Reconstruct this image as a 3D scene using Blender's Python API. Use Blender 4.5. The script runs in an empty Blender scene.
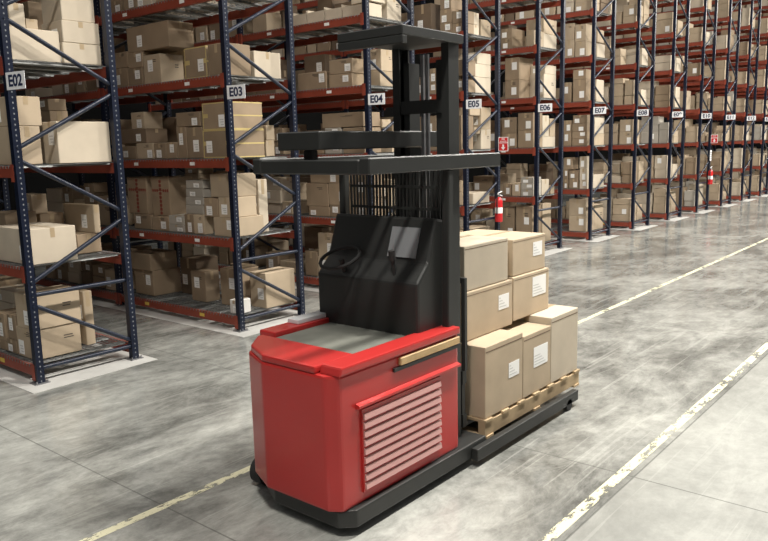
import bpy, bmesh, math, random
from mathutils import Vector, Matrix
from mathutils.bvhtree import BVHTree
random.seed(7)
C = bpy.context.scene.collection
sc = bpy.context.scene
S, D, BAY = 2.6011, 1.07, 2.8            # row spacing, rack depth, bay length (metres)
LZ = [.18, 1.18, 2.175, 3.18, 4.18, 5.18, 6.18, 7.18]
ORD = ['floor', 'second', 'third', 'fourth', 'fifth', 'sixth', 'seventh', 'eighth']
NTH = ['first', 'second', 'third', 'fourth', 'fifth', 'sixth', 'seventh', 'eighth', 'ninth', 'tenth', 'eleventh', 'twelfth', 'thirteenth', 'fourteenth', 'fifteenth', 'sixteenth']
ROWS = list(range(2, 17))

# ------------------------------------------------------------------ helpers
class MB:
    """collects shapes, then links them as ONE mesh object"""
    def __init__(s): s.v, s.f = [], []
    def add(s, vs, fs):
        n = len(s.v); s.v += [tuple(v) for v in vs]; s.f += [tuple(i + n for i in f) for f in fs]
    def box(s, x0, x1, y0, y1, z0, z1):
        s.add([(x0,y0,z0),(x1,y0,z0),(x1,y1,z0),(x0,y1,z0),(x0,y0,z1),(x1,y0,z1),(x1,y1,z1),(x0,y1,z1)],
              [(0,3,2,1),(4,5,6,7),(0,1,5,4),(1,2,6,5),(2,3,7,6),(3,0,4,7)])
    def bar(s, a, b, w, h, side=(0,1,0)):
        a, b = Vector(a), Vector(b); d = (b - a).normalized(); q = Vector(side); q = (q - d * q.dot(d)).normalized(); u = d.cross(q)
        vs = []
        for p in (a, b):
            for i, j in ((-1,-1),(1,-1),(1,1),(-1,1)): vs.append(p + q * (w/2*i) + u * (h/2*j))
        s.add(vs, [(0,1,2,3),(7,6,5,4),(0,4,5,1),(1,5,6,2),(2,6,7,3),(3,7,4,0)])
    def tube(s, pts, r, n=10, cap=True):
        pts = [Vector(p) for p in pts]; base = len(s.v); m = len(pts)
        rs = r if isinstance(r, (list, tuple)) else [r] * m
        for k, p in enumerate(pts):
            d = (pts[min(k+1, m-1)] - pts[max(k-1, 0)]).normalized()
            t = Vector((0,0,1)) if abs(d.z) < .9 else Vector((1,0,0))
            q = d.cross(t).normalized(); u = d.cross(q)
            for i in range(n):
                a = 2*math.pi*i/n; s.v.append(tuple(p + q*(rs[k]*math.cos(a)) + u*(rs[k]*math.sin(a))))
        for k in range(m-1):
            for i in range(n):
                j = (i+1) % n; s.f.append((base+k*n+i, base+k*n+j, base+(k+1)*n+j, base+(k+1)*n+i))
        if cap: s.f.append(tuple(base+i for i in range(n))[::-1]); s.f.append(tuple(base+(m-1)*n+i for i in range(n)))
    def prism(s, prof, axis, a, b):
        """profile of 2D points extruded along an axis from a to b"""
        n = len(prof); vs = []
        for t in (a, b):
            for p, q in prof: vs.append({'x': (t,p,q), 'y': (p,t,q), 'z': (p,q,t)}[axis])
        s.add(vs, [tuple(range(n))[::-1], tuple(range(n, 2*n))] + [(i, (i+1) % n, n+(i+1) % n, n+i) for i in range(n)])
    def mesh(s, name, mat, bevel=0, smooth=False, seg=2):
        me = bpy.data.meshes.new(name); me.from_pydata(s.v, [], s.f); 
        bm = bmesh.new(); bm.from_mesh(me)
        bmesh.ops.recalc_face_normals(bm, faces=bm.faces)
        if bevel: bmesh.ops.bevel(bm, geom=list(bm.edges), offset=bevel, segments=seg, affect='EDGES', profile=.6)
        if smooth:
            for f in bm.faces: f.smooth = True
            for e in bm.edges:
                if len(e.link_faces) == 2 and e.calc_face_angle(0) > .7: e.smooth = False
        bm.to_mesh(me); bm.free(); me.materials.append(mat); return me
    def build(s, name, mat, parent=None, bevel=0, smooth=False, seg=2):
        return put(name, s.mesh(name, mat, bevel, smooth, seg), parent)
def put(name, me, parent=None, loc=(0,0,0)):
    o = bpy.data.objects.new(name, me); C.objects.link(o); o.parent = parent; o.location = loc; return o
def tag(o, label=None, cat=None, group=None, kind=None):
    for k, v in (('label', label), ('category', cat), ('group', group), ('kind', kind)):
        if v: o[k] = v
    return o
def thing(name, label, cat, loc=(0,0,0), group=None):
    o = bpy.data.objects.new(name, None); o.empty_display_size = .1; C.objects.link(o); o.location = loc
    return tag(o, label, cat, group)
def text_mesh(body, size, mat, depth=.002, offset=.0):
    cu = bpy.data.curves.new('lettering', 'FONT'); cu.body = body; cu.size = size; cu.extrude = depth; cu.offset = offset
    cu.align_x = 'CENTER'; cu.align_y = 'CENTER'
    o = bpy.data.objects.new('lettering', cu); C.objects.link(o)
    me = bpy.data.meshes.new_from_object(o.evaluated_get(bpy.context.evaluated_depsgraph_get()))
    bpy.data.objects.remove(o); me.materials.clear(); me.materials.append(mat); return me

# ------------------------------------------------------------------ materials
def mat(name, col, rough=.5, metal=0, noise=0, nscale=6, rnd=0, spec=.5, bump=0, coat=0):
    m = bpy.data.materials.new(name); m.use_nodes = True; nt = m.node_tree; N, K = nt.nodes, nt.links
    b = N['Principled BSDF']; b.inputs['Roughness'].default_value = rough; b.inputs['Metallic'].default_value = metal
    b.inputs['Specular IOR Level'].default_value = spec; b.inputs['Coat Weight'].default_value = coat
    b.inputs['Base Color'].default_value = (*col, 1)
    if noise or rnd or bump:
        tc = N.new('ShaderNodeTexCoord'); nz = N.new('ShaderNodeTexNoise'); nz.inputs['Scale'].default_value = nscale; nz.inputs['Detail'].default_value = 5
        K.new(tc.outputs['Object'], nz.inputs['Vector'])
        mr = N.new('ShaderNodeMapRange'); mr.inputs['From Min'].default_value = .3; mr.inputs['From Max'].default_value = .7
        mr.inputs['To Min'].default_value = 1 - noise; mr.inputs['To Max'].default_value = 1 + noise; K.new(nz.outputs['Fac'], mr.inputs['Value'])
        oi = N.new('ShaderNodeObjectInfo'); mr2 = N.new('ShaderNodeMapRange'); mr2.inputs['To Min'].default_value = 1 - rnd; mr2.inputs['To Max'].default_value = 1 + rnd
        K.new(oi.outputs['Random'], mr2.inputs['Value'])
        mu = N.new('ShaderNodeMath'); mu.operation = 'MULTIPLY'; K.new(mr.outputs[0], mu.inputs[0]); K.new(mr2.outputs[0], mu.inputs[1])
        vm = N.new('ShaderNodeVectorMath'); vm.operation = 'SCALE'; vm.inputs[0].default_value = col; K.new(mu.outputs[0], vm.inputs['Scale'])
        K.new(vm.outputs[0], b.inputs['Base Color'])
        if bump:
            bp = N.new('ShaderNodeBump'); bp.inputs['Strength'].default_value = bump; bp.inputs['Distance'].default_value = .01
            K.new(nz.outputs['Fac'], bp.inputs['Height']); K.new(bp.outputs[0], b.inputs['Normal'])
    return m
M = {
 'k': mat('kraft_card', (.31,.235,.16), .7, noise=.08, nscale=4, rnd=.16, spec=.2),
 't': mat('tan_card', (.46,.37,.265), .7, noise=.08, nscale=4, rnd=.12, spec=.2),
 'c': mat('pale_card', (.57,.495,.39), .7, noise=.06, nscale=4, rnd=.08, spec=.2),
 'd': mat('dark_card', (.19,.14,.097), .7, noise=.1, nscale=4, rnd=.12, spec=.2),
 'g': mat('grey_card', (.42,.39,.34), .65, noise=.06, nscale=4, rnd=.1, spec=.2),
 'w': mat('white_card', (.72,.70,.66), .6, noise=.04, nscale=4, spec=.2),
 'label': mat('white_paper', (.90,.90,.88), .6, spec=.3),
 'ink': mat('black_ink', (.06,.05,.042), .6), 'print': mat('grey_print', (.62,.62,.61), .6),
 'tape': mat('brown_tape', (.43,.33,.21), .3, noise=.05, spec=.5),
 'ytape': mat('yellow_tape', (.58,.46,.20), .4, spec=.5),
 'rtape': mat('red_tape', (.25,.05,.035), .4),
 'blue': mat('navy_paint', (.006,.010,.025), .36, noise=.12, nscale=3, spec=.4, coat=0),
 'brace': mat('navy_tube_paint', (.008,.014,.032), .36, noise=.12, nscale=3, spec=.55, coat=0),
 'orange': mat('red_orange_paint', (.27,.055,.032), .45, noise=.15, nscale=3, spec=.4),
 'galv': mat('galvanised_steel', (.20,.205,.20), .45, metal=.4, noise=.15, nscale=8),
 'plate': mat('base_plate_steel', (.25,.25,.26), .45, metal=.6, noise=.2, nscale=10),
 'ytag': mat('yellow_tag', (.75,.55,.10), .5),
 'sign': mat('sign_white', (.90,.91,.93), .4),
 'signink': mat('sign_navy', (.012,.022,.07), .5),
 'red': mat('truck_red', (.46,.028,.026), .32, noise=.05, nscale=2, coat=.15),
 'black': mat('truck_black', (.022,.023,.022), .45, noise=.1, nscale=4),
 'rubber': mat('rubber_black', (.018,.018,.018), .75),
 'grille': mat('grille_grey_pink', (.55,.30,.28), .45),
 'tanstrip': mat('tan_strip', (.48,.33,.16), .5, noise=.15, nscale=9),
 'mat_': mat('deck_mat', (.17,.175,.15), .7, noise=.15, nscale=6),
 'rail': mat('light_rail', (.68,.69,.70), .4),
 'chrome': mat('cylinder_chrome', (.6,.6,.6), .2, metal=1),
 'wood': mat('pallet_wood', (.45,.34,.21), .8, noise=.2, nscale=7, spec=.2),
 'fire': mat('fire_red', (.62,.02,.025), .35),
 'screen': mat('display_glass', (.22,.23,.24), .15),
 'wall': mat('wall_grey', (.012,.012,.012), 1, spec=0, noise=.1, nscale=.5),
 'strip': mat('pale_concrete', (.54,.535,.51), .5, noise=.16, nscale=2.5),
}
# post paint: navy with a column of punched slots on the aisle face
def post_mat():
    m = M['blue'].copy(); m.name = 'navy_punched_post'; N, K = m.node_tree.nodes, m.node_tree.links
    b = N['Principled BSDF']; src = b.inputs['Base Color'].links[0].from_socket
    tc = N.new('ShaderNodeTexCoord'); sx = N.new('ShaderNodeSeparateXYZ'); K.new(tc.outputs['Object'], sx.inputs[0])
    def op(o, a, bb=None):
        n = N.new('ShaderNodeMath'); n.operation = o
        for i, q in enumerate((a, bb)):
            if q is None: continue
            if isinstance(q, (int, float)): n.inputs[i].default_value = q
            else: K.new(q, n.inputs[i])
        return n.outputs[0]
    fz = op('SUBTRACT', op('FRACT', op('DIVIDE', sx.outputs['Z'], .0508)), .5)
    dz = op('MULTIPLY', fz, .0508); dz2 = op('MULTIPLY', dz, dz)
    dx2 = op('MULTIPLY', sx.outputs['X'], sx.outputs['X'])
    hole = op('LESS_THAN', op('ADD', op('MULTIPLY', dx2, 1.6), op('MULTIPLY', dz2, .8)), .0085**2)
    face = op('LESS_THAN', sx.outputs['Y'], -.036)
    fac = op('MULTIPLY', hole, face)
    mx = N.new('ShaderNodeMix'); mx.data_type = 'RGBA'; K.new(fac, mx.inputs['Factor']); K.new(src, mx.inputs['A']); mx.inputs['B'].default_value = (.20,.21,.23,1)
    K.new(mx.outputs['Result'], b.inputs['Base Color']); return m
M['post'] = post_mat()

def floor_mat():
    m = bpy.data.materials.new('polished_concrete'); m.use_nodes = True; N, K = m.node_tree.nodes, m.node_tree.links
    b = N['Principled BSDF']; geo = N.new('ShaderNodeNewGeometry'); P = geo.outputs['Position']
    def noise(scale, detail=6, rough=.6, sx=1, sy=1, rot=0, dist=0):
        mp = N.new('ShaderNodeMapping'); mp.inputs['Scale'].default_value = (sx, sy, 1); mp.inputs['Rotation'].default_value = (0,0,rot); K.new(P, mp.inputs['Vector'])
        n = N.new('ShaderNodeTexNoise'); n.inputs['Scale'].default_value = scale; n.inputs['Detail'].default_value = detail; n.inputs['Roughness'].default_value = rough
        n.inputs['Distortion'].default_value = dist
        K.new(mp.outputs[0], n.inputs['Vector']); return n.outputs['Fac']
    def ramp(v, pts):
        r = N.new('ShaderNodeValToRGB'); K.new(v, r.inputs['Fac']); e = r.color_ramp.elements
        while len(e) < len(pts): e.new(.5)
        for q, (p, c) in zip(e, pts): q.position = p; q.color = (*c, 1)
        return r.outputs['Color']
    def mix(kind, f, a, c):
        n = N.new('ShaderNodeMix'); n.data_type = 'RGBA'; n.blend_type = kind; n.clamp_factor = True
        for nm, q in (('Factor', f), ('A', a), ('B', c)):
            if isinstance(q, (int, float)): n.inputs[nm].default_value = q
            elif isinstance(q, tuple): n.inputs[nm].default_value = (*q, 1)
            else: K.new(q, n.inputs[nm])
        return n.outputs['Result']
    g = lambda v: (v*.985, v, v*.93)
    base = ramp(noise(.6, 12, .74, 1, 1.5, .2, .3), [(.34, g(.10)), (.45, g(.20)), (.54, g(.31)), (.66, g(.43))])
    fine = ramp(noise(7, 10, .75, .7, 1, 0, .4), [(.3, (.70,.70,.70)), (.7, (1.26,1.26,1.26))])
    col = mix('MULTIPLY', 1, base, fine)
    # wheel smears, drawn out along the aisle
    sm = ramp(noise(2.0, 9, .72, .30, 1.2, -.12, .9), [(.50, (0,0,0)), (.66, (1,1,1))])
    col = mix('MIX', mix('MULTIPLY', 1, sm, (.38,.38,.38)), col, g(.55))
    dk = ramp(noise(1.3, 9, .75, .6, 1.1, .3, .9), [(.56, (0,0,0)), (.72, (1,1,1))])
    col = mix('MIX', mix('MULTIPLY', 1, dk, (.55,.55,.55)), col, g(.11))
    # fine scratches
    for rot, sx_ in ((.5, .05), (-.7, .06), (1.9, .05)):
        sc_ = ramp(noise(9, 2, .5, sx_, 2.2, rot), [(.675, (0,0,0)), (.70, (1,1,1))])
        col = mix('MIX', mix('MULTIPLY', 1, sc_, (.20,.20,.20)), col, g(.60))
    # saw-cut joints and the paler slab beyond the second line
    sep = N.new('ShaderNodeSeparateXYZ'); K.new(P, sep.inputs[0])
    def op(o, a, c=None):
        n = N.new('ShaderNodeMath'); n.operation = o
        for i, q in enumerate((a, c)):
            if q is None: continue
            if isinstance(q, (int, float)): n.inputs[i].default_value = q
            else: K.new(q, n.inputs[i])
        return n.outputs[0]
    saw = lambda off: op('LESS_THAN', op('ABSOLUTE', op('SUBTRACT', op('FRACT', op('DIVIDE', op('ADD', sep.outputs['X'], off), 6.6)), .5)), .0009)
    jx = op('MAXIMUM', saw(-3.34), saw(-1.12))
    jy = op('LESS_THAN', op('ABSOLUTE', op('ADD', sep.outputs['Y'], 5.555)), .006)
    pale = op('LESS_THAN', sep.outputs['Y'], -5.555)
    col = mix('MIX', op('MULTIPLY', pale, .45), col, g(.47))
    j = op('MULTIPLY', op('MAXIMUM', jx, jy), .6)
    col = mix('MIX', j, col, g(.10))
    K.new(col, b.inputs['Base Color'])
    rr = N.new('ShaderNodeMapRange'); K.new(noise(1.8, 6, .65), rr.inputs['Value'])
    rr.inputs['From Min'].default_value = .3; rr.inputs['From Max'].default_value = .7; rr.inputs['To Min'].default_value = .09; rr.inputs['To Max'].default_value = .24
    K.new(rr.outputs[0], b.inputs['Roughness']); b.inputs['Specular IOR Level'].default_value = .6
    bp = N.new('ShaderNodeBump'); bp.inputs['Strength'].default_value = .06; bp.inputs['Distance'].default_value = .02; K.new(noise(14, 4), bp.inputs['Height']); K.new(bp.outputs[0], b.inputs['Normal'])
    return m

def line_mat():
    m = bpy.data.materials.new('worn_yellow_paint'); m.use_nodes = True; N, K = m.node_tree.nodes, m.node_tree.links
    b = N['Principled BSDF']; b.inputs['Base Color'].default_value = (.70,.675,.48,1); b.inputs['Roughness'].default_value = .45
    geo = N.new('ShaderNodeNewGeometry'); mp = N.new('ShaderNodeMapping'); mp.inputs['Scale'].default_value = (1, 2.2, 1); K.new(geo.outputs['Position'], mp.inputs['Vector'])
    n = N.new('ShaderNodeTexNoise'); n.inputs['Scale'].default_value = 5; n.inputs['Detail'].default_value = 7; n.inputs['Roughness'].default_value = .72
    K.new(mp.outputs[0], n.inputs['Vector'])
    r = N.new('ShaderNodeMapRange'); r.inputs['From Min'].default_value = .45; r.inputs['From Max'].default_value = .49; K.new(n.outputs['Fac'], r.inputs['Value'])
    K.new(r.outputs[0], b.inputs['Alpha']); return m

# ------------------------------------------------------------------ camera
cam = bpy.data.cameras.new('camera'); co = bpy.data.objects.new('camera', cam); C.objects.link(co); sc.camera = co
F_PX = 744.717; yaw, pitch, roll = math.radians(50.225), math.radians(-9.466), math.radians(-1.361)
cam.sensor_fit = 'HORIZONTAL'; cam.sensor_width = 36; cam.lens = F_PX * 36 / 768; cam.clip_end = 300
fw = Vector((math.sin(yaw)*math.cos(pitch), math.cos(yaw)*math.cos(pitch), math.sin(pitch)))
ri = Vector((math.cos(yaw), -math.sin(yaw), 0)); up = ri.cross(fw)
R_ = ri*math.cos(roll) + up*math.sin(roll); U_ = up*math.cos(roll) - ri*math.sin(roll)
CAM = Vector((1.8654, -7.3386, 2.283))
co.matrix_world = Matrix(((R_.x,U_.x,-fw.x,CAM.x),(R_.y,U_.y,-fw.y,CAM.y),(R_.z,U_.z,-fw.z,CAM.z),(0,0,0,1)))

# ------------------------------------------------------------------ setting
q = MB(); q.add([(-8,-16,0),(64,-16,0),(64,12,0),(-8,12,0)], [(0,1,2,3)])
tag(q.build('floor', floor_mat()), 'polished grey concrete floor with scuffs and wheel marks', 'floor', kind='structure')
q = MB(); q.box(-8,64,10,10.2,0,12)
tag(q.build('wall_back', M['wall']), 'dark wall far behind the racks', 'wall', kind='structure')
q = MB(); q.box(56,56.2,-16,10,0,12)
tag(q.build('wall_end', M['wall']), 'dark wall at the far end of the main aisle', 'wall', kind='structure')
for n in ROWS:                            # pale concrete footing strip round every rack foot
    X = n*S; q = MB(); yb = 6 if n < 6 else 3.2
    q.prism([(X-.20,-.28),(X+D+.14,-.24),(X+D+.14,yb),(X-.20,yb)], 'z', -.02, .004)
    tag(q.build('trim_%d' % (n-1), M['strip']), 'pale concrete strip under the feet of ' + ('the rack signed E%02d' % n if n <= 13 else 'the %s rack past E13' % NTH[n-14]), 'floor strip', kind='structure')
lm = line_mat()
for yc, w, lab in ((-3.30, .068, 'thin worn yellow line on the floor running under the red forklift'), (-5.47, .075, 'flaking yellow floor line nearest the camera, clear of the forklift')):
    q = MB(); q.box(-6, 56, yc-w/2, yc+w/2, .0005, .0022)
    tag(q.build('floor_line', lm), lab, 'floor line')

# ------------------------------------------------------------------ pallet racks
def brace_pattern(H):
    P = [('h',.15,.15),('d',.79,.22),('h',.90,.90)]
    z = 1.03
    rise = True
    while z < H - .8:
        P.append(('u', z, z+.53) if rise else ('d', z+.55, z)); z += .64 if rise else .68; rise = not rise
    return P
def rack_meshes(H):
    post = MB(); w, d, t = .038, .037, .006                      # open channel, mouth to the rear
    post.prism([(-w,-d),(w,-d),(w,d),(w-.014,d),(w-.014,d-t),(w-t,d-t),(w-t,-d+t),(-w+t,-d+t),(-w+t,d-t),(-w+.014,d-t),(-w+.014,d),(-w,d)], 'z', .008, H)
    br = MB()
    for k, a, b in brace_pattern(H):
        br.tube([(.03,0,a), (D-.03,0,b)], .023, 12)
    for k, a, b in brace_pattern(H):                             # bolt heads at the nodes
        for x, z in ((0, a), (D, b)):
            br.tube([(x,-.037,z),(x,-.046,z)], .011, 8)
    bp = MB(); bp.box(-.075,.075,-.07,.07,0,.008)
    for x in (-.055,.055): bp.tube([(x,-.05,.008),(x,-.05,.03)], .009, 8)
    return post.mesh('post', M['post']), br.mesh('upright_frame', M['brace'], smooth=True), bp.mesh('base_plate', M['plate'])
beam = MB(); beam.prism([(-.026,-.11),(.026,-.11),(.026,-.025),(.010,-.025),(.010,0),(-.026,0)], 'y', .04, BAY-.04)
for y in (.04, BAY-.045): beam.box(-.042,-.026,y-.03,y+.035,-.15,.02)
beam.box(-.0275,-.026,BAY/2-.006,BAY/2+.006,-.11,0)
BEAM = beam.mesh('beam', M['orange'])
def _tag_mesh(m_, nm):
    q = MB(); q.box(-.030,-.0265,-.05,.05,-.078,-.035); return q.mesh(nm, m_)
TAGW, TAGY = _tag_mesh(M['label'], 'beam_tag'), _tag_mesh(M['ytag'], 'beam_tag')
dk = MB(); y = .07
while y < BAY-.06:                                               # cross wires, bent down over both beams
    dk.box(-.03, D+.03, y-.003, y+.003, .001, .007); dk.box(-.034,-.027,y-.0035,y+.0035,-.022,.007); dk.box(D+.027,D+.034,y-.0035,y+.0035,-.022,.007); y += .062
x = .02
while x < D: dk.box(x-.003, x+.003, .06, BAY-.06, .005, .010); x += .10
for y in [BAY*(i+.5)/8 for i in range(8)]: dk.prism([(y-.05,-.02),(y-.04,-.001),(y+.04,-.001),(y+.05,-.02),(y+.046,-.02),(y+.036,-.006),(y-.036,-.006),(y-.046,-.02)], 'x', .02, D-.02)
DECK = dk.mesh('wire_deck', M['galv'])
HM = {h: rack_meshes(h) for h in (6.0, 8.4)}
def row_levels(n): return 6 if n < 7 else 8
def row_bays(n): return 2 if n < 6 else 1
for n in ROWS:
    X = n*S; H = 6.0 if n < 7 else 8.4; nb = row_bays(n)
    near = ('behind the forklift' if n in (4, 5) else 'nearest the camera' if n == 2 else 'one row past E02' if n == 3 else '')
    lab = 'navy and orange pallet rack carrying the E%02d sign%s' % (n, ', ' + near if near else '') if n <= 13 else \
          'navy and orange pallet rack %s row beyond the one signed E13' % NTH[n-14]
    r = thing('pallet_rack', lab, 'pallet rack', (X, 0, .004), 'rows of pallet racks')
    pm, bm_, pl = HM[H]
    for k in range(nb+1):
        fr = put('upright_frame', bm_, r, (0, k*BAY, 0))
        for x in (0, D): put('post', pm, fr, (x, 0, 0)); put('base_plate', pl, fr, (x, 0, 0))
    for k in range(nb):
        for l in range(row_levels(n)):
            for s in (0, 1):
                b = put('beam', BEAM, r, (0 if s == 0 else D, k*BAY + (BAY if s else 0), LZ[l]-.004))
                if s: b.rotation_euler = (0,0,math.pi)
                if s == 0 and k == 0 and n < 9:
                    for yy in (.76, 2.05): put('beam_tag', TAGY if l == 0 else TAGW, b, (0, yy, 0))
            put('wire_deck', DECK, r, (0, k*BAY, LZ[l]-.004))

# ------------------------------------------------------------------ row signs
board = MB(); board.box(-.0025,.0025,-.29,0,-.08,.08)
BOARD = board.mesh('sign_board', M['sign'], bevel=.001, seg=1)
for n in range(2, 14):
    t = thing('row_sign', 'white sign reading E%02d in navy on the front rack post' % n, 'sign', (n*S-.043, -.04, 2.965), 'row number signs'); t.rotation_euler = (0, 0, math.radians(8))
    put('sign_board', BOARD, t)
    o = put('lettering', text_mesh('E%02d' % n, .145, M['signink'], .001, .004), t, (-.0045, -.145, -.003))
    o.rotation_euler = (math.pi/2, 0, -math.pi/2)

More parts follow.
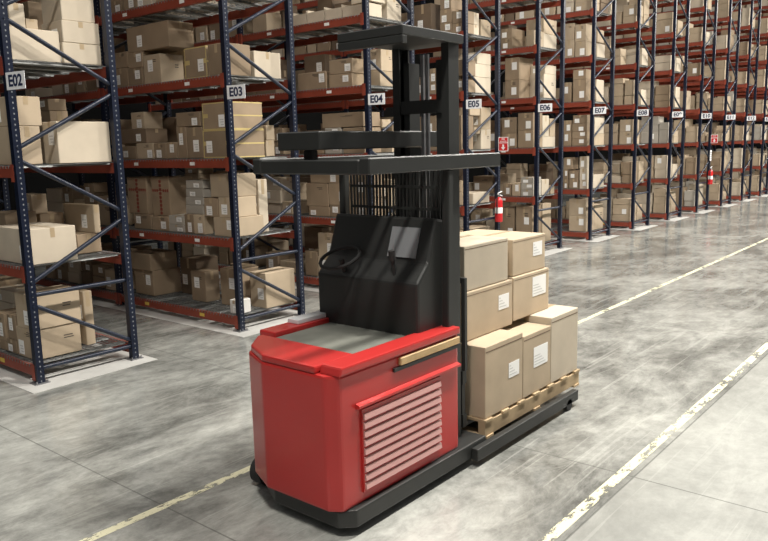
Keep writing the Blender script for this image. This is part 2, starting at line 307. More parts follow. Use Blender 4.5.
# ------------------------------------------------------------------ cartons
LOAD = [
(3,3,0.060,0.510,2.233,2.577,3.180,3.444,'k'),
(3,3,0.060,0.510,2.202,2.544,3.444,3.659,'k'),
(3,3,0.060,0.510,1.879,2.221,3.180,3.415,'k'),
(3,3,0.060,0.510,1.850,2.190,3.415,3.626,'k'),
(3,3,0.060,0.425,1.435,1.828,3.180,3.559,'t'),
(3,3,0.070,0.470,1.227,2.198,3.626,3.961,'k'),
(3,3,0.060,0.480,0.452,0.902,3.180,3.561,'y'),
(3,3,0.060,0.471,0.097,0.416,3.180,3.563,'k'),
(3,3,0.574,1.030,0.150,0.650,3.180,3.511,'c'),
(3,2,0.060,0.599,0.060,0.615,2.175,2.525,'y'),
(3,2,0.060,0.588,0.060,0.599,2.525,2.861,'y'),
(3,2,0.748,0.898,0.200,0.500,2.175,2.387,'t'),
(3,2,0.761,0.910,0.200,0.500,2.387,2.583,'t'),
(3,2,0.060,0.460,0.972,1.169,2.175,2.583,'k'),
(3,2,0.060,0.460,0.633,0.961,2.175,2.574,'k'),
(3,2,0.070,0.470,0.668,1.183,2.583,2.770,'k'),
(3,2,0.060,0.410,2.172,2.532,2.175,2.358,'k'),
(3,2,0.060,0.410,1.748,2.153,2.175,2.393,'t'),
(3,2,0.060,0.410,1.454,1.724,2.175,2.385,'k'),
(3,2,0.060,0.410,1.214,1.430,2.175,2.393,'k'),
(3,2,0.060,0.410,1.892,2.523,2.393,2.593,'d'),
(3,2,0.500,0.950,1.802,2.740,2.175,2.754,'d'),
(3,2,0.120,0.420,2.002,2.327,2.593,2.827,'t'),
(3,1,0.060,0.460,1.926,2.359,1.180,1.393,'k'),
(3,1,0.060,0.460,1.505,1.905,1.180,1.383,'k'),
(3,1,0.060,0.410,1.161,1.501,1.180,1.282,'g'),
(3,1,0.060,0.410,1.147,1.493,1.282,1.406,'g'),
(3,1,0.060,0.460,0.944,1.133,1.180,1.437,'k'),
(3,1,0.060,0.205,0.707,0.935,1.180,1.437,'t'),
(3,1,0.060,0.555,0.097,0.501,1.180,1.424,'t'),
(3,1,0.100,0.500,2.043,2.531,1.393,1.917,'r'),
(3,1,0.100,0.500,1.497,1.922,1.383,1.922,'r'),
(3,1,0.100,0.400,0.769,1.142,1.437,1.557,'g'),
(3,1,0.100,0.400,0.758,1.130,1.557,1.664,'g'),
(3,1,0.100,0.400,0.746,1.117,1.664,1.777,'g'),
(3,1,0.100,0.400,0.735,1.105,1.777,1.889,'g'),
(3,1,0.060,0.460,0.404,0.684,1.424,1.664,'k'),
(3,1,0.060,0.460,0.113,0.383,1.424,1.682,'t'),
(3,1,0.060,0.483,0.126,0.528,1.682,1.974,'t'),
(3,1,0.576,0.732,0.200,0.500,1.180,1.882,'c'),
(3,0,0.150,0.629,2.123,2.599,0.180,0.553,'k'),
(3,0,0.120,0.578,2.120,2.622,0.553,0.808,'k'),
(3,0,0.550,0.950,1.618,2.011,0.180,0.717,'d'),
(3,0,0.300,0.539,1.088,1.411,0.180,0.610,'k'),
(3,0,0.350,0.750,0.475,0.817,0.180,0.684,'k'),
(3,0,0.050,0.266,0.100,0.260,0.180,0.363,'w'),
(3,0,0.500,1.030,0.060,0.373,0.180,0.653,'t'),
(3,0,0.873,1.030,0.850,1.250,0.180,0.640,'k'),
(4,0,0.060,0.460,1.751,2.150,0.180,0.377,'t'),
(2,0,0.060,0.558,0.163,0.554,0.180,0.499,'t'),
(2,0,0.060,0.576,0.149,0.513,0.499,0.865,'t'),
(2,0,0.060,0.460,0.587,0.819,0.180,0.334,'k'),
(2,0,0.060,0.460,0.558,0.754,0.334,0.605,'k'),
(2,0,0.060,0.460,0.843,1.151,0.180,0.290,'k'),
(2,0,0.060,0.460,0.823,1.075,0.290,0.591,'k'),
(2,0,0.694,0.797,0.300,0.650,0.180,0.784,'t'),
(2,1,0.060,0.552,0.060,0.819,1.180,1.541,'c'),
(2,1,0.749,1.030,0.420,0.920,1.180,1.395,'k'),
(2,1,0.953,1.030,0.400,1.047,1.395,1.707,'t'),
(2,1,0.239,0.585,0.950,1.350,1.180,1.654,'k'),
(2,1,0.642,0.920,1.000,1.400,1.180,1.610,'k'),
(2,1,0.589,0.767,1.050,1.400,1.610,1.832,'t'),
(2,2,0.050,0.309,0.120,0.570,2.175,2.552,'t'),
(2,2,0.050,0.338,0.120,0.520,2.552,2.839,'t'),
(2,2,0.450,1.030,0.060,0.356,2.175,2.599,'c'),
(2,2,0.819,1.030,0.900,1.300,2.175,2.750,'k'),
(2,2,0.819,1.030,0.920,1.270,2.750,2.883,'k'),
(2,3,0.095,0.604,0.130,0.630,3.180,3.489,'c'),
(2,3,0.616,1.030,0.100,0.550,3.180,3.386,'c'),
(2,3,0.627,1.030,0.100,0.520,3.386,3.605,'c'),
(2,3,0.646,1.005,0.120,0.520,3.605,3.908,'c'),
(2,3,0.153,0.308,0.200,0.500,3.489,3.728,'c'),
(2,3,0.312,0.433,0.200,0.500,3.489,3.594,'t'),
(2,3,0.617,0.970,0.750,1.150,3.180,3.871,'k'),
(4,4,0.060,0.510,1.280,1.571,4.180,4.409,'o'),
(4,4,0.060,0.510,0.890,1.256,4.180,4.409,'o'),
(4,4,0.060,0.510,0.527,0.867,4.180,4.403,'o'),
(4,4,0.060,0.510,0.119,0.505,4.180,4.395,'o'),
(4,4,0.250,0.577,0.100,0.500,4.395,4.640,'c'),
(4,4,0.681,1.030,0.150,0.550,4.180,4.572,'c'),
(4,3,0.060,0.460,0.897,1.515,3.180,3.446,'k'),
(4,3,0.200,0.450,1.039,1.506,3.446,3.722,'d'),
(4,3,0.060,0.336,0.357,0.833,3.180,3.373,'k'),
(4,3,0.060,0.335,0.348,0.822,3.373,3.591,'k'),
(4,3,0.435,0.764,0.120,0.520,3.180,3.408,'t'),
(4,3,0.788,1.030,0.120,0.520,3.180,3.407,'c'),
(4,3,0.471,0.775,0.120,0.520,3.408,3.737,'t'),
(4,3,0.795,1.030,0.120,0.520,3.407,3.613,'c'),
(4,2,0.060,0.410,1.014,1.465,2.175,2.393,'k'),
(4,2,0.060,0.360,0.630,0.974,2.175,2.322,'g'),
(4,2,0.060,0.360,0.624,0.967,2.322,2.445,'g'),
(4,2,0.060,0.360,0.618,0.961,2.445,2.575,'g'),
(4,2,0.060,0.460,0.147,0.576,2.175,2.561,'k'),
(4,2,0.060,0.460,0.159,1.014,2.575,2.794,'k'),
(4,2,0.464,0.676,0.120,0.520,2.561,2.683,'t'),
(4,2,0.694,1.030,0.120,0.520,2.175,2.485,'t'),
(4,2,0.700,1.030,0.120,0.520,2.485,2.657,'k'),
(4,1,0.060,0.460,0.923,1.388,1.180,1.340,'k'),
(4,1,0.060,0.460,0.502,0.912,1.180,1.371,'k'),
(4,1,0.060,0.460,0.126,0.476,1.180,1.492,'k'),
(4,1,0.060,0.460,0.938,1.436,1.340,1.710,'k'),
(4,1,0.060,0.460,0.498,0.927,1.371,1.716,'k'),
(4,1,0.060,0.460,0.665,1.326,1.716,2.012,'k'),
(4,1,0.060,0.460,0.111,0.458,1.492,1.920,'k'),
(4,1,0.464,0.566,0.120,0.494,1.492,1.674,'c'),
(4,1,0.606,1.030,0.120,0.520,1.180,1.747,'t'),
(4,0,0.060,0.460,1.243,1.524,0.180,0.590,'k'),
(4,0,0.060,0.460,0.841,1.225,0.180,0.525,'t'),
(4,0,0.060,0.460,0.463,0.799,0.180,0.516,'t'),
(4,0,0.060,0.460,0.140,0.442,0.180,0.534,'k'),
(4,0,0.060,0.460,0.845,1.204,0.525,0.909,'t'),
(4,0,0.060,0.460,0.446,0.824,0.516,0.907,'t'),
(4,0,0.060,0.460,0.131,0.422,0.534,0.764,'k'),
(4,0,0.500,0.900,1.540,1.978,0.180,0.925,'d'),
(4,0,0.464,0.944,0.100,0.442,0.534,0.680,'k'),
(5,4,0.060,0.460,0.757,1.135,4.180,4.757,'d'),
(5,4,0.060,0.410,0.322,0.567,4.180,4.381,'k'),
(5,4,0.060,0.410,0.083,0.312,4.180,4.343,'k'),
(5,4,0.060,0.410,0.320,0.564,4.381,4.607,'k'),
(5,4,0.060,0.410,0.081,0.309,4.343,4.559,'k'),
(5,4,0.060,0.410,0.327,0.560,4.607,4.874,'k'),
(5,3,0.060,0.460,0.834,1.140,3.180,3.456,'k'),
(5,3,0.060,0.410,0.614,0.813,3.180,3.367,'k'),
(5,3,0.060,0.460,0.268,0.590,3.180,3.468,'k'),
(5,3,0.060,0.460,0.089,0.247,3.180,3.397,'k'),
(5,3,0.060,0.410,0.610,0.809,3.367,3.628,'k'),
(5,3,0.060,0.460,0.087,0.511,3.468,3.731,'k'),
(5,2,0.060,0.460,0.659,1.160,2.175,2.487,'k'),
(5,2,0.060,0.460,0.139,0.637,2.175,2.455,'k'),
(5,2,0.060,0.460,0.677,1.131,2.487,2.793,'k'),
(5,2,0.060,0.460,0.136,0.633,2.455,2.780,'k'),
(5,1,0.060,0.460,0.807,1.178,1.180,1.648,'k'),
(5,1,0.060,0.460,0.233,0.765,1.180,1.417,'k'),
(5,1,0.060,0.460,0.253,0.762,1.417,1.617,'k'),
(5,0,0.060,0.460,0.283,1.080,0.180,0.693,'k'),
(5,4,0.414,0.630,0.120,0.520,4.180,4.360,'c'),
(5,4,0.414,0.631,0.120,0.520,4.360,4.564,'c'),
(5,4,0.697,1.030,0.120,0.520,4.180,4.477,'t'),
(5,3,0.464,1.030,0.120,0.520,3.180,3.463,'c'),
(5,3,0.464,1.030,0.120,0.520,3.463,3.693,'c'),
(5,3,0.562,1.030,0.120,0.520,3.693,3.892,'c'),
(5,2,0.464,0.656,0.120,0.520,2.455,2.571,'t'),
(5,2,0.690,1.030,0.120,0.520,2.175,2.536,'c'),
(5,2,0.326,0.658,0.120,0.520,2.780,2.925,'t'),
(5,2,0.691,1.030,0.120,0.520,2.536,2.934,'t'),
(5,1,0.464,1.030,0.150,0.550,1.180,1.381,'c'),
(5,0,0.464,1.030,0.150,0.550,0.180,0.728,'t'),
(6,4,0.060,0.596,0.619,0.876,4.180,4.373,'k'),
(6,4,0.060,0.595,0.620,0.877,4.373,4.579,'k'),
(6,4,0.060,0.460,0.121,0.289,4.180,4.484,'t'),
(6,3,0.060,0.648,0.452,0.779,3.180,3.550,'k'),
(6,3,0.060,0.645,0.455,0.781,3.550,3.994,'k'),
(6,2,0.060,0.460,0.514,0.847,2.175,2.474,'k'),
(6,2,0.060,0.460,0.123,0.468,2.175,2.524,'k'),
(6,2,0.060,0.460,0.516,0.848,2.474,2.801,'k'),
(6,2,0.060,0.460,0.127,0.470,2.524,2.875,'k'),
(6,1,0.060,0.460,0.627,0.819,1.180,1.439,'k'),
(6,1,0.060,0.460,0.413,0.603,1.180,1.452,'t'),
(6,1,0.060,0.410,0.110,0.389,1.180,1.322,'g'),
(6,1,0.060,0.410,0.112,0.390,1.322,1.445,'g'),
(6,1,0.060,0.410,0.113,0.391,1.445,1.569,'g'),
(6,0,0.100,0.500,0.575,0.915,0.180,0.929,'k'),
(6,0,0.100,0.500,0.151,0.527,0.180,0.964,'k'),
(6,4,0.464,1.030,0.120,0.520,4.180,4.461,'c'),
(6,4,0.464,1.030,0.120,0.520,4.461,4.757,'t'),
(6,3,0.498,1.030,0.120,0.448,3.180,3.664,'c'),
(6,3,0.537,1.030,0.120,0.451,3.664,3.847,'c'),
(6,2,0.464,1.030,0.120,0.510,2.175,2.395,'c'),
(6,2,0.464,0.740,0.120,0.510,2.395,2.825,'c'),
(6,2,0.787,1.030,0.120,0.520,2.395,2.768,'t'),
(6,1,0.464,0.777,0.120,0.520,1.180,1.503,'c'),
(6,1,0.850,1.030,0.120,0.520,1.180,1.354,'t'),
(6,0,0.504,0.893,0.120,0.520,0.180,0.672,'t'),
(6,0,0.504,0.884,0.120,0.520,0.672,0.993,'t'),
(7,4,0.060,0.460,0.505,0.753,4.180,4.566,'t'),
(7,4,0.060,0.460,0.213,0.480,4.180,4.515,'t'),
(7,4,0.060,0.460,0.513,0.760,4.566,4.942,'t'),
(7,4,0.060,0.460,0.221,0.488,4.515,4.887,'t'),
(7,3,0.060,0.460,0.561,0.762,3.180,3.630,'k'),
(7,3,0.060,0.460,0.194,0.513,3.180,3.676,'k'),
(7,3,0.060,0.460,0.199,0.517,3.676,3.898,'k'),
(7,2,0.060,0.410,0.539,0.742,2.175,2.490,'k'),
(7,2,0.060,0.410,0.545,0.747,2.490,2.765,'k'),
(7,2,0.060,0.410,0.140,0.511,2.175,2.344,'k'),
(7,2,0.060,0.410,0.143,0.515,2.344,2.503,'k'),
(7,2,0.060,0.410,0.147,0.518,2.503,2.685,'k'),
(7,2,0.060,0.410,0.152,0.497,2.685,2.877,'k'),
(7,1,0.060,0.410,0.595,0.723,1.180,1.396,'k'),
(7,1,0.060,0.410,0.342,0.569,1.180,1.421,'k'),
(7,1,0.060,0.410,0.118,0.304,1.180,1.377,'c'),
(7,1,0.060,0.410,0.599,0.727,1.396,1.630,'k'),
(7,1,0.060,0.410,0.346,0.573,1.421,1.607,'k'),
(7,1,0.060,0.410,0.124,0.310,1.377,1.654,'c'),
(7,1,0.060,0.410,0.130,0.316,1.654,1.930,'c'),
(7,1,0.060,0.410,0.503,0.706,1.630,1.910,'k'),
(7,0,0.060,0.510,0.124,0.553,0.180,0.543,'t'),
(7,0,0.060,0.510,0.133,0.560,0.543,0.943,'t'),
(7,4,0.464,0.888,0.120,0.501,4.180,4.490,'c'),
(7,4,0.464,0.812,0.120,0.501,4.515,4.798,'t'),
(7,3,0.464,0.881,0.120,0.520,3.180,3.684,'c'),
(7,2,0.414,0.958,0.120,0.520,2.175,2.450,'t'),
(7,2,0.414,0.935,0.120,0.520,2.450,2.820,'c'),
(7,1,0.414,1.017,0.120,0.520,1.180,1.488,'c'),
(7,0,0.514,1.030,0.120,0.520,0.180,0.771,'t'),
]
boxes = []      # row, level, [x0,x1,y0,y1,z0,z1], style
for n, l, x0, x1, y0, y1, z0, z1, s in LOAD: boxes.append((n, l, [n*S+x0, n*S+x1, y0, y1, z0+.012, z1+.010], s))
hand = list(boxes)
def clash(b, others, g=.012):
    return any(min(b[1],c[1])-max(b[0],c[0]) > -g and min(b[3],c[3])-max(b[2],c[2]) > -g and min(b[5],c[5])-max(b[4],c[4]) > -.001 for _, _, c, _ in others)
def pile(n, l, x0, x1, y0, y1, near, hmax, st):
    z = LZ[l] + .012
    while True:
        h = min(random.choice((.17,.22,.26,.31,.38)), LZ[l]+hmax-z)
        if h < .12: break
        b = [n*S+x0+random.uniform(0,.03), n*S+x1-random.uniform(0,.03), y0+random.uniform(0,.015), y1-random.uniform(0,.015), z, z+h]
        if clash(b, near): break
        boxes.append((n, l, b, st)); z += h + .004
        if random.random() < .16: break
for n in ROWS:
    for l in range(row_levels(n)):
        near = [q for q in hand if q[0] == n and q[1] == l]
        for bay in range(row_bays(n)):
            y = bay*BAY + .09
            while y < bay*BAY + BAY - .25:                       # aisle side
                w = random.choice((.26,.32,.36,.42,.5)); e = min(y+w, bay*BAY+BAY-.06)
                if random.random() < (.9 if n > 3 else .8) and not (n <= 7 and near and y < 1.7 and bay == 0):
                    pile(n, l, .06, .06+random.uniform(.36,.47), y, e, near, random.uniform(.42,.80), random.choice('kkktttdc' if n < 8 else 'ktttccg'))
                y = e + random.uniform(.012,.05)
            y = bay*BAY + .10
            while y < bay*BAY + BAY - .3:                        # far side
                w = random.choice((.34,.42,.5)); e = min(y+w, bay*BAY+BAY-.06)
                if random.random() < .72 and not (n <= 7 and near and y < .6 and bay == 0):
                    pile(n, l, .57, .57+random.uniform(.38,.45), y, e, near, random.uniform(.36,.72), random.choice('kkttcd' if n < 8 else 'ktttcc'))
                y = e + random.uniform(.012,.08)

# how much of each carton shows (rays over the frame against all cartons), to pick the 300 largest in view
bv, bf = [], []
for _, _, b, _ in boxes:
    k = len(bv)
    bv += [(b[i], b[2+j], b[4+h]) for i in (0,1) for j in (0,1) for h in (0,1)]
    bf += [(k,k+1,k+3,k+2),(k+4,k+6,k+7,k+5),(k,k+4,k+5,k+1),(k+2,k+3,k+7,k+6),(k,k+2,k+6,k+4),(k+1,k+5,k+7,k+3)]
tree = BVHTree.FromPolygons(bv, bf)
seen = [0]*len(boxes)
for v in range(1, 400, 2):
    for u in range(1, 768, 2):
        d = fw + R_*((u-384)/F_PX) - U_*((v-270.5)/F_PX)
        i = tree.ray_cast(CAM, d)[2]
        if i is not None: seen[i//6] += 1
rank = sorted(range(len(boxes)), key=lambda i: -seen[i] - (1000 if i < len(hand) else 0))
solo = set(i for i in rank[:292] if seen[i] > 5)
SHADE = {'k':'brown','t':'tan','c':'pale','d':'dark brown','g':'greyish','w':'white','y':'yellow-taped','r':'red-taped','o':'pale open'}
# columns along each face of each shelf, and the place in the stack
info = {}
for n in ROWS:
    for l in range(8):
        for face in (0, 1):
            ids = [i for i in solo if boxes[i][0] == n and boxes[i][1] == l and (boxes[i][2][0]-n*S > .33) == bool(face)]
            cols = []
            for i in sorted(ids, key=lambda i: (boxes[i][2][4], boxes[i][2][2])):
                b = boxes[i][2]; c = (b[2]+b[3])/2
                for col in cols:
                    t = boxes[col[-1]][2]
                    if t[2] < c < t[3] and min(t[1],b[1]) > max(t[0],b[0]) and b[4] > t[4]+.03: col.append(i); break
                else: cols.append([i])
            cols.sort(key=lambda c: (boxes[c[0]][2][2], boxes[c[0]][2][0]))
            for k, col in enumerate(cols):
                for m_, i in enumerate(col):
                    info[i] = (face, k, m_, len(col))
random.seed(11)
def carton(i):
    n, l, b, s = boxes[i]; face, k, m_, tot = info[i]
    W, Dp, H = b[1]-b[0], b[3]-b[2], b[5]-b[4]
    pos = ('single' if tot == 1 else ('bottom of stack' if m_ == 0 else 'top of stack' if m_ == tot-1 else '%s up in stack' % NTH[m_]))
    row = 'E%02d' % n if n <= 13 else '%s rack past E13' % NTH[n-14]
    lab = '%s carton, %s, %s from the %s post, %s tier, %s' % (SHADE[s], pos, NTH[k], 'aisle' if face == 0 else 'rear front', ORD[l], row)
    me = MB(); x, y = W/2, Dp/2
    m = M[s] if s in M else M['k' if s in 'yr' else 'c']
    t = thing('open_bin' if s == 'o' else 'carton', lab.replace('carton', 'carton bin') if s == 'o' else lab, 'box', ((b[0]+b[1])/2, (b[2]+b[3])/2, b[4]), 'cartons on rack %s' % row)
    if s == 'o':                                                 # lidless bin with a cut-down front
        w = .008
        me.box(-x,x,-y,y,0,w); me.box(-x,-x+w,-y,y,w,H*.72); me.box(x-w,x,-y,y,w,H); me.box(-x+w,x-w,-y,-y+w,w,H*.9); me.box(-x+w,x-w,y-w,y,w,H*.9)
        me.build('body', m, t)
        q = MB(); q.box(-x+.02,x-.02,-y+.02,y-.02,w,H*.55); q.build('contents', M['t'], t)
    else:
        me.box(-x,x,-y,y,0,H); me.build('body', m, t, bevel=min(.006, H*.05), seg=1)
        e = .0015
        if s == 'y':
            q = MB(); a = .014
            for zz in (0, H-a):                                  # tape along the edges and round the waist
                q.box(-x-e,-x,-y,y,zz,zz+a); q.box(-x,x,-y-e,-y,zz,zz+a)
            q.box(-x-e,-x,-y,-y+a,a,H-a); q.box(-x-e,-x,y-a,y,a,H-a); q.box(-x,x,-y,-y+.001,H,H+e); q.box(-x,x,-y-e,-y,H*.48,H*.53)
            q.box(-x-e,-x,y-a-.09,y-a,H*.45,H*.6); q.box(-x-e,-x,-y+a,-y+a+.09,H*.45,H*.6)
            q.build('packing_tape', M['ytape'], t)
        elif s == 'r':
            q = MB(); zz = .02
            while zz < H-.05:
                q.box(-x-e,-x,-.028,.028,zz,zz+.036); zz += .055
            q.box(-x-.0008,-x,-.004,.004,.02,H-.03); q.box(-x-.0008,-x,-y+.02,y-.02,H*.62+.016,H*.62+.024)
            yy = -y+.02
            while yy < y-.04:
                if abs(yy+.015) > .035: q.box(-x-e,-x,yy,yy+.03,H*.62,H*.62+.04)
                yy += .05
            q.build('packing_tape', M['rtape'], t)
        else:
            q = MB()                                             # tape over the lid seam and down two faces
            if W > Dp: q.box(-x+.004,x-.004,-.024,.024,H,H+e); q.box(-x-e,-x,-.024,.024,H*.72,H-.004); q.box(x,x+e,-.024,.024,H*.72,H-.004)
            else: q.box(-.024,.024,-y+.004,y-.004,H,H+e); q.box(-.024,.024,-y-e,-y,H*.72,H-.004); q.box(-.024,.024,y,y+e,H*.72,H-.004)
            q.build('packing_tape', M['tape'], t)
        if random.random() < .85 and s != 'r':
            lw, lh = min(.115, Dp*.42), min(.15, H*.5)
            cy = random.choice((-1,-1,1)) * (y - lw/2 - .02) * random.uniform(.3,.95)
            cz = random.choice((.32,.40,.62)) * H; cz = min(max(cz, lh/2+.015), H-lh/2-.02)
            q = MB(); q.box(-x-e*2,-x-e*.6,cy-lw/2,cy+lw/2,cz-lh/2,cz+lh/2)
            lo = q.build('shipping_label', M['label'], t)
            if lw > .06 and boxes[i][0] < 6:
                q = MB()
                for a in range(3): q.box(-x-e*2.6,-x-e*2,cy-lw*.38,cy+lw*(.1+.1*a),cz-lh*.34+a*lh*.2,cz-lh*.30+a*lh*.2+.006)
                q.build('label_print', M['print'], lo)
        if s in 'kt' and random.random() < .35 and Dp > .22 and H > .18:
            q = MB()                                             # smudgy printed marks, not words
            for a in range(random.choice((2,3))): q.box(-x-e,-x,-y*.5,-y*.5+Dp*random.uniform(.15,.3),H*(.74+.06*a),H*(.765+.06*a))
            q.build('printed_marks', M['ink'], t)
        if s in 'tc' and W > .3 and H > .2 and random.random() < .4:
            q = MB()
            for a in range(2): q.box(x*.25,x*.25+W*random.uniform(.1,.22),-y-e,-y,H*(.55+.08*a),H*(.58+.08*a))
            q.build('printed_marks', M['ink'], t)
for i in sorted(solo): carton(i)
rest = {}
for i, (n, l, b, s) in enumerate(boxes):
    if i not in solo: rest.setdefault(s if s in 'ktcdg' else 'k', MB()).box(b[0]+.002,b[1]-.002,b[2]+.002,b[3]-.002,b[4]+.002,b[5]-.002)
ob = None
allm = MB(); mats = []; idx = []
for s, q in rest.items():
    allm.add(q.v, q.f); mats.append(M[s]); idx += [len(mats)-1]*len(q.f)
me = bpy.data.meshes.new('stored_cartons'); me.from_pydata(allm.v, [], allm.f)
for m in mats: me.materials.append(m)
me.polygons.foreach_set('material_index', idx)
tag(put('stored_cartons', me), 'mass of small brown and pale cartons on the far and upper racks', 'boxes', kind='stuff')

# ------------------------------------------------------------------ fire points
def fire_point(n, extra=False):
    X = n*S + D; w = 'E%02d' % n
    t = thing('fire_extinguisher', 'red fire extinguisher hung on the rear front post of rack %s' % w, 'fire extinguisher', (X-.125, -.105, .84), 'fire extinguishers')
    q = MB(); r = .072
    q.tube([(0,0,0),(0,0,.012),(0,0,.38),(0,0,.42),(0,0,.45),(0,0,.462)], [r*.93,r,r,r*.85,r*.45,r*.3], 20); q.build('body', M['fire'], t, smooth=True)
    q = MB(); q.tube([(0,0,.16),(0,0,.27)], r+.0015, 20, cap=False); q.build('instruction_label', M['label'], t, smooth=True)
    q = MB(); q.tube([(0,0,.455),(0,0,.51)], .022, 10); q.tube([(0,0,.49),(-.05,-.01,.495)], .012, 8); q.build('valve', M['chrome'], t, smooth=True)
    q = MB(); q.bar((-.03,0,.515),(.10,-.01,.475),.022,.012); q.bar((-.03,0,.53),(.09,-.01,.56),.022,.012); q.build('handle', M['sign'], t)
    q = MB(); q.tube([(-.05,-.01,.495),(-.085,-.015,.44),(-.086,-.015,.3),(-.08,-.012,.14)], .011, 8); q.build('hose', M['rubber'], t, smooth=True)
    q = MB(); q.box(-.02,.108,.061,.066,.1,.16); q.box(-.02,.108,.061,.066,.34,.40); q.build('bracket', M['plate'], t)
    t = thing('fire_sign', 'red and white fire point sign above the extinguisher on rack %s' % w, 'sign', (X-.03, -.04, 2.27), 'fire point signs')
    q = MB(); q.box(-.0025,.0025,-.205,0,-.13,.13); q.build('sign_board', M['sign'], t)
    q = MB(); q.box(-.004,-.0025,-.194,-.011,.030,.118); q.build('red_panel', M['fire'], t)
    q = MB(); q.box(-.004,-.0025,-.194,-.011,-.118,.018); q.build('red_panel', M['fire'], t)
    for body, zz, sz in (('FIRE', .090, .040), ('EXTINGUISHER', .052, .021)):
        o = put('lettering', text_mesh(body, sz, M['sign'], .0006, .0006), t, (-.005, -.1025, zz)); o.rotation_euler = (math.pi/2, 0, -math.pi/2)
    q = MB(); q.prism([(-.1025,-.108),(-.15,-.055),(-.12,-.055),(-.12,-.005),(-.085,-.005),(-.085,-.055),(-.055,-.055)], 'x', -.0055, -.004); q.build('arrow', M['sign'], t)
    if extra:
        t = thing('notice_board', 'narrow white notice on the post above the extinguisher of rack %s' % w, 'sign', (X-.02, -.050, 1.75))
        q = MB(); q.box(-.075,.075,-.006,0,-.17,.17); q.build('sign_board', M['sign'], t)
        q = MB()
        for a in range(4): q.box(-.055,.05,-.0075,-.006,.08-a*.06,.095-a*.06)
        q.build('printed_lines', M['ink'], t)
fire_point(5); fire_point(10, True)

# ------------------------------------------------------------------ forklift
X0, X1, YN, YF = 4.75, 6.02, -4.55, -3.45
T = thing('forklift', 'red and black reach truck carrying a pallet of cartons down the aisle', 'forklift', (5.35, -4.0, 0))
def tp(q, name, m, parent=T, **k):                               # truck parts are given in place, relative to the truck's base
    q.v = [(x-5.35, y+4.0, z) for x, y, z in q.v] if parent is T else q.v
    return q.build(name, m, parent, **k)
def tsub(q, name, m, parent, **k):
    q.v = [(x-5.35, y+4.0, z) for x, y, z in q.v]; return q.build(name, m, parent, **k)
PLAN = lambda e: [(X0+.07,YN+e),(X1,YN+e),(X1,YF-e),(X0+.42,YF-e),(X0+.12+e*.3,-3.68),(X0+e,-3.92),(X0+e,YN+.08+e)]
q = MB(); q.prism(PLAN(.02), 'z', .17, 1.0)
body = tp(q, 'body', M['red'], bevel=.018)
q = MB(); q.prism([(X0+.05,1.0),(X1,1.0),(X1,1.052),(X0+.07,1.052)], 'y', YN, YN+.16); tp(q, 'top_rail', M['red'], bevel=.012)
q = MB(); q.prism([(X0+.42,1.0),(X1,1.0),(X1,1.052),(X0+.42,1.052)], 'y', YF-.16, YF); tp(q, 'top_rail', M['red'], bevel=.012)
q = MB(); q.prism([(X0+.02,YN+.165),(X0+.36,YN+.165),(X0+.36,YF-.1),(X0+.32,YF-.1),(X0+.13,-3.70),(X0+.02,-3.93)], 'z', 1.0, 1.045); tp(q, 'rear_cover', M['red'], bevel=.012)
q = MB(); q.box(X0+.37,X1-.3,YN+.17,YF-.17,1.0,1.02); tp(q, 'deck_mat', M['mat_'])
q = MB(); q.box(5.42,X1+.12,YF-.13,YF-.02,1.052,1.085); o = tp(q, 'grab_rail', M['rail'], bevel=.006); o['label'] = 'pale grey rail along the far top edge'
q = MB(); q.box(5.36,X1-.01,YN-.004,YN+.03,.935,.985); o = tp(q, 'trim_strip', M['tanstrip'], bevel=.004, seg=1); o['label'] = 'tan strip under the top edge'
q = MB(); q.box(5.30,X1,YN+.004,YN+.03,.905,.928); tp(q, 'shadow_gap', M['black'])
q = MB(); q.prism([(YN+.02,.80),(YN-.012,.79),(YN-.012,.775),(YN+.02,.765)], 'x', X0+.2, X1-.01); tp(q, 'side_ridge', M['red'])
q = MB(); q.box(4.99,5.79,YN+.008,YN+.03,.235,.755); g = tp(q, 'vent_grille', M['red'])
q = MB()
n_sl = 9
for a in range(n_sl):
    z = .25 + a*(.49/n_sl)
    q.prism([(YN+.012,z),(YN-.008,z+.006),(YN-.002,z+.040),(YN+.012,z+.044)], 'x', 5.0, 5.78)
o = tsub(q, 'grille_slats', M['grille'], g); o['label'] = 'pale pinkish louvre slats'
q = MB(); q.prism([(X0+.14,YN-.02),(X1+.3,YN-.02),(X1+.3,YF+.02),(X0+.48,YF+.02),(X0+.18,-3.72),(X0+.06,-3.94),(X0+.06,YN+.06)], 'z', .06, .17); tp(q, 'chassis', M['black'], bevel=.012)
for yy in (YN-.075, YF+.02):
    q = MB(); q.box(X1+.1,7.75,yy,yy+.055,.05,.14); leg = tp(q, 'outrigger', M['black'], bevel=.008)
    q = MB(); q.tube([(7.58,yy+.0,.05),(7.58,yy+.055,.05)], .0495, 20); tsub(q, 'load_wheel', M['rubber'], leg)
for xx, yy in ((4.95,-4.0),(5.05,-4.42),(5.05,-3.58)):
    q = MB(); q.tube([(xx,yy-.05,.10),(xx,yy+.05,.10)], .10, 24); tp(q, 'wheel', M['rubber'], smooth=True)
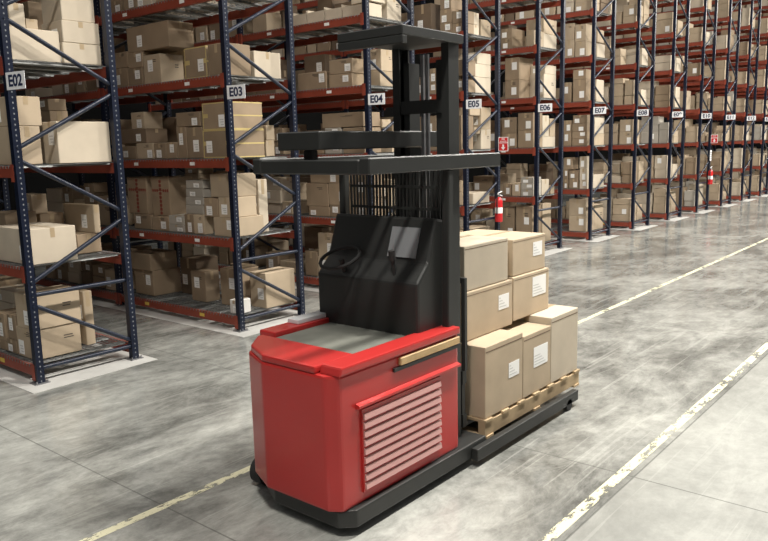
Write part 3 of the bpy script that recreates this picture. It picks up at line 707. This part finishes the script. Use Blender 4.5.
# operator station
q = MB(); q.prism([(5.70,1.0),(6.02,1.0),(6.02,1.78),(5.92,1.80),(5.82,1.50),(5.70,1.38)], 'y', YN+.12, YF-.06); con = tp(q, 'console', M['black'], bevel=.02)
q = MB(); q.bar((5.822,-4.2,1.53),(5.89,-4.2,1.73),.24,.012); tsub(q, 'display_screen', M['screen'], con)
q = MB(); q.tube([(5.74,-3.75,1.40),(5.70,-3.75,1.5)], .02, 10); pts = [(5.69+.13*math.sin(a*math.pi/9), -3.75+.15*math.cos(a*math.pi/9), 1.51+.06*math.sin(a*math.pi/9)) for a in range(19)]
q.tube(pts, .013, 8, cap=False); tp(q, 'steering_wheel', M['rubber'], smooth=True)
q = MB(); q.tube([(5.75,-4.2,1.40),(5.73,-4.2,1.52)], .013, 8); q.tube([(5.73,-4.2,1.52),(5.72,-4.2,1.59)], .024, 10); tp(q, 'control_lever', M['rubber'], smooth=True)
# guard screen of close bars between console and guard roof
q = MB()
for a in range(27): yy = YN+.15 + a*(YF-YN-.30)/26; q.bar((6.0,yy,1.7),(6.0,yy,2.13),.014,.012)
for z in (1.85,2.0): q.bar((6.0,YN+.15,z),(6.0,YF-.15,z),.014,.02,(1,0,0))
tp(q, 'guard_screen', M['black'])
# overhead guard
G0, G1, GZ = 5.15, 6.62, 2.12
q = MB()
for yy in (YN+.08, YF-.08): q.box(G0,G1,yy-.04,yy+.04,GZ,GZ+.10)
for xx in (G0+.03, G1-.03): q.box(xx-.03,xx+.03,YN+.12,YF-.12,GZ,GZ+.09)
for a in range(5): yy = YN+.25 + a*(YF-YN-.5)/4; q.box(G0+.06,G1-.06,yy-.014,yy+.014,GZ+.03,GZ+.07)
gd = tp(q, 'overhead_guard', M['black'], bevel=.008, seg=1)
for xx, yy, x2 in ((5.98,YN+.08,6.0),(5.98,YF-.08,6.0)):
    q = MB(); q.bar((xx,yy,1.04),(x2,yy,GZ),.06,.06); tp(q, 'guard_post', M['black'], bevel=.008, seg=1)
q = MB(); q.box(G0+.02,G1-.12,-4.10,-3.72,2.27,2.385); q.box(G0+.10,G0+.16,-3.95,-3.87,GZ+.07,2.27); q.box(G1-.26,G1-.20,-3.95,-3.87,GZ+.07,2.27)
tp(q, 'roof_panel', M['black'], bevel=.008, seg=1)
# mast
MX = 6.14; MH = 2.95
q = MB()
for yy, s in ((-4.40,1),(-3.98,-1)):
    q.prism([(MX+a_,yy+s*b_) for a_, b_ in ((-.06,-.03),(.06,-.03),(.06,.03),(.045,.03),(.045,-.015),(-.045,-.015),(-.045,.03),(-.06,.03))], 'z', .1, MH)
for z in (.5,1.35,2.5): q.box(MX-.05,MX-.02,-4.39,-3.99,z,z+.09)
mast = tp(q, 'mast', M['black'])
q = MB(); q.box(5.55,MX+.08,-4.46,-3.92,2.95,3.01); q.box(5.55,5.60,-4.46,-3.92,2.90,2.95); tsub(q, 'top_plate', M['black'], mast, bevel=.006, seg=1)
for yy in (-4.33,-4.05):
    q = MB(); q.box(MX-.03,MX+.09,yy-.025,yy+.025,.14,2.85); tsub(q, 'inner_rail', M['black'], mast)
    q = MB(); q.tube([(MX-.02,yy+(.06 if yy < -4.1 else -.06),.3),(MX-.02,yy+(.06 if yy < -4.1 else -.06),2.2)], .028, 12); tsub(q, 'lift_cylinder', M['black'], mast, smooth=True)
for yy in (-4.21,-4.17):
    q = MB(); q.box(MX-.01,MX+.01,yy-.012,yy+.012,.5,2.9); tsub(q, 'lift_chain', M['plate'], mast)
# carriage and forks
q = MB(); q.box(MX+.10,MX+.15,-4.42,-3.58,.22,.32); q.box(MX+.10,MX+.15,-4.42,-3.58,.55,.65)
for yy in (-4.38,-4.0,-3.62): q.box(MX+.105,MX+.145,yy-.03,yy+.03,.32,.55)
tp(q, 'carriage', M['black'])
q = MB()
for yy in (-4.42,-4.21,-4.0,-3.79,-3.58): q.box(MX+.11,MX+.14,yy-.015,yy+.015,.655,1.3)
q.box(MX+.11,MX+.14,-4.435,-3.565,1.3,1.34); tp(q, 'load_backrest', M['black'])
for yy in (-4.28,-3.72):
    q = MB(); q.prism([(MX+.15,.165),(7.6,.165),(7.6,.18),(MX+.20,.205),(MX+.20,.66),(MX+.15,.66)], 'y', yy-.06, yy+.06); tp(q, 'fork', M['plate'], bevel=.004, seg=1)

# pallet and its cartons
PX0, PX1, PY0, PY1, PZ = 6.40, 8.0, -4.52, -3.48, .10
t = thing('wooden_pallet', 'wooden pallet lifted on the forks of the red truck', 'pallet', ((PX0+PX1)/2, -4.0, PZ))
L_, Wd = (PX1-PX0)/2, (PY1-PY0)/2
for a in range(7):
    xx = -L_ + .05 + a*(2*L_-.1)/6; q = MB(); q.box(xx-.05,xx+.05,-Wd,Wd,.125,.145); q.build('deck_board', M['wood'], t)
for yy in (-Wd+.04,0,Wd-.04):
    q = MB(); q.box(-L_,L_,yy-.03,yy+.03,.018,.125); q.build('stringer', M['wood'], t)
for xx in (-L_+.06,0,L_-.06):
    q = MB(); q.box(xx-.05,xx+.05,-Wd,Wd,0,.018); q.build('bottom_board', M['wood'], t)
PB = [  # x0,x1,y0,y1,z0,z1,style,label,white patch
 (6.42,6.98,-4.50,-4.02,.246,.80,'t','tan carton at the near corner of the pallet beside the mast',1),
 (6.99,7.46,-4.50,-4.02,.246,.76,'t','tan carton in the middle of the near side of the pallet, big white label',2),
 (7.47,7.98,-4.50,-4.02,.246,.82,'c','pale carton at the fork-tip corner of the near pallet side',0),
 (6.42,7.18,-3.99,-3.52,.246,.80,'k','brown bottom carton on the far mast side of the pallet',0),
 (7.19,7.98,-3.99,-3.52,.246,.80,'k','brown bottom carton on the far fork-tip side of the pallet',0),
 (6.46,7.16,-4.30,-3.56,.804,1.18,'t','tan carton in the upper tier of the pallet load, next to mast',1),
 (7.18,7.80,-4.30,-3.56,.822,1.19,'t','tan carton in the upper tier of the pallet load, away from mast',2),
 (6.48,7.12,-4.28,-3.58,1.184,1.53,'c','pale carton topping the pallet load beside the mast',0),
 (7.20,7.76,-4.28,-3.58,1.194,1.50,'t','tan carton topping the pallet load away from the mast',1),
]
for x0,x1,y0,y1,z0,z1,s,lab,wl in PB:
    t = thing('carton', lab, 'box', ((x0+x1)/2,(y0+y1)/2,z0), 'cartons on the pallet'); x, y, h = (x1-x0)/2, (y1-y0)/2, z1-z0
    q = MB(); q.box(-x,x,-y,y,0,h); q.build('body', M[s], t, bevel=.007)
    q = MB(); q.box(-x+.008,x-.008,-.025,.025,h,h+.0015); q.box(-x-.0015,-x,-.025,.025,h*.75,h-.008); q.build('packing_tape', M['tape'], t)
    q = MB(); q.box(-x+.01,x-.01,-y-.0012,-y,h*.92,h*.935); q.build('lid_seam', M['d'], t)
    if wl:
        lw, lh = (.16,.12) if wl == 1 else (.24,.17)
        q = MB(); q.box(x-.06-lw,x-.06,-y-.0028,-y-.0012,h*.42,h*.42+lh); lo = q.build('shipping_label', M['label'], t)
        q = MB()
        for a in range(4): q.box(x-.05-lw,x-.10-.03*a,-y-.0036,-y-.0028,h*.42+.02+a*.024,h*.42+.028+a*.024)
        q.build('label_print', M['print'], lo)

# ------------------------------------------------------------------ light: high-bay lamps over the main aisle, added fill strips, soft ambient from above
KEY, FILL, WORLD = 1040, 140, .33
def lamp(loc, e, sx, sy, col=(1,.955,.88)):
    l = bpy.data.lights.new('high_bay_or_fill_lamp', 'AREA'); l.shape = 'RECTANGLE'; l.size = sx; l.size_y = sy; l.energy = e; l.color = col
    o = bpy.data.objects.new('high_bay_or_fill_lamp', l); C.objects.link(o); o.location = loc; return o
for i in range(9): lamp((2.4 + i*6.2, -6.2, 9.2), KEY if i else KEY*.6, 1.4, .5)
for i in range(6): lamp((12 + i*9.5, 4.6, 9.4), FILL, 9.2, 2.2)          # added fill strips over the racks, to brighten braces and aisles
w = bpy.data.worlds.new('world'); sc.world = w; w.use_nodes = True
N, K = w.node_tree.nodes, w.node_tree.links; bg = N['Background']      # ambient brighter overhead, dark hall lower down
tc = N.new('ShaderNodeTexCoord'); sx = N.new('ShaderNodeSeparateXYZ'); K.new(tc.outputs['Generated'], sx.inputs[0])
mr = N.new('ShaderNodeMapRange'); mr.inputs['From Min'].default_value = .12; mr.inputs['From Max'].default_value = .5; mr.inputs['To Min'].default_value = .04; mr.inputs['To Max'].default_value = WORLD
K.new(sx.outputs['Z'], mr.inputs['Value']); K.new(mr.outputs[0], bg.inputs['Strength']); bg.inputs['Color'].default_value = (1,.98,.95,1)
sc.view_settings.view_transform = 'Standard'; sc.view_settings.look = 'None'; sc.view_settings.gamma = 1; sc.view_settings.use_curve_mapping = False
sc.view_settings.exposure = 0.0
sc.cycles.max_bounces = 6; sc.cycles.diffuse_bounces = 3; sc.cycles.glossy_bounces = 3; sc.cycles.sample_clamp_indirect = 6
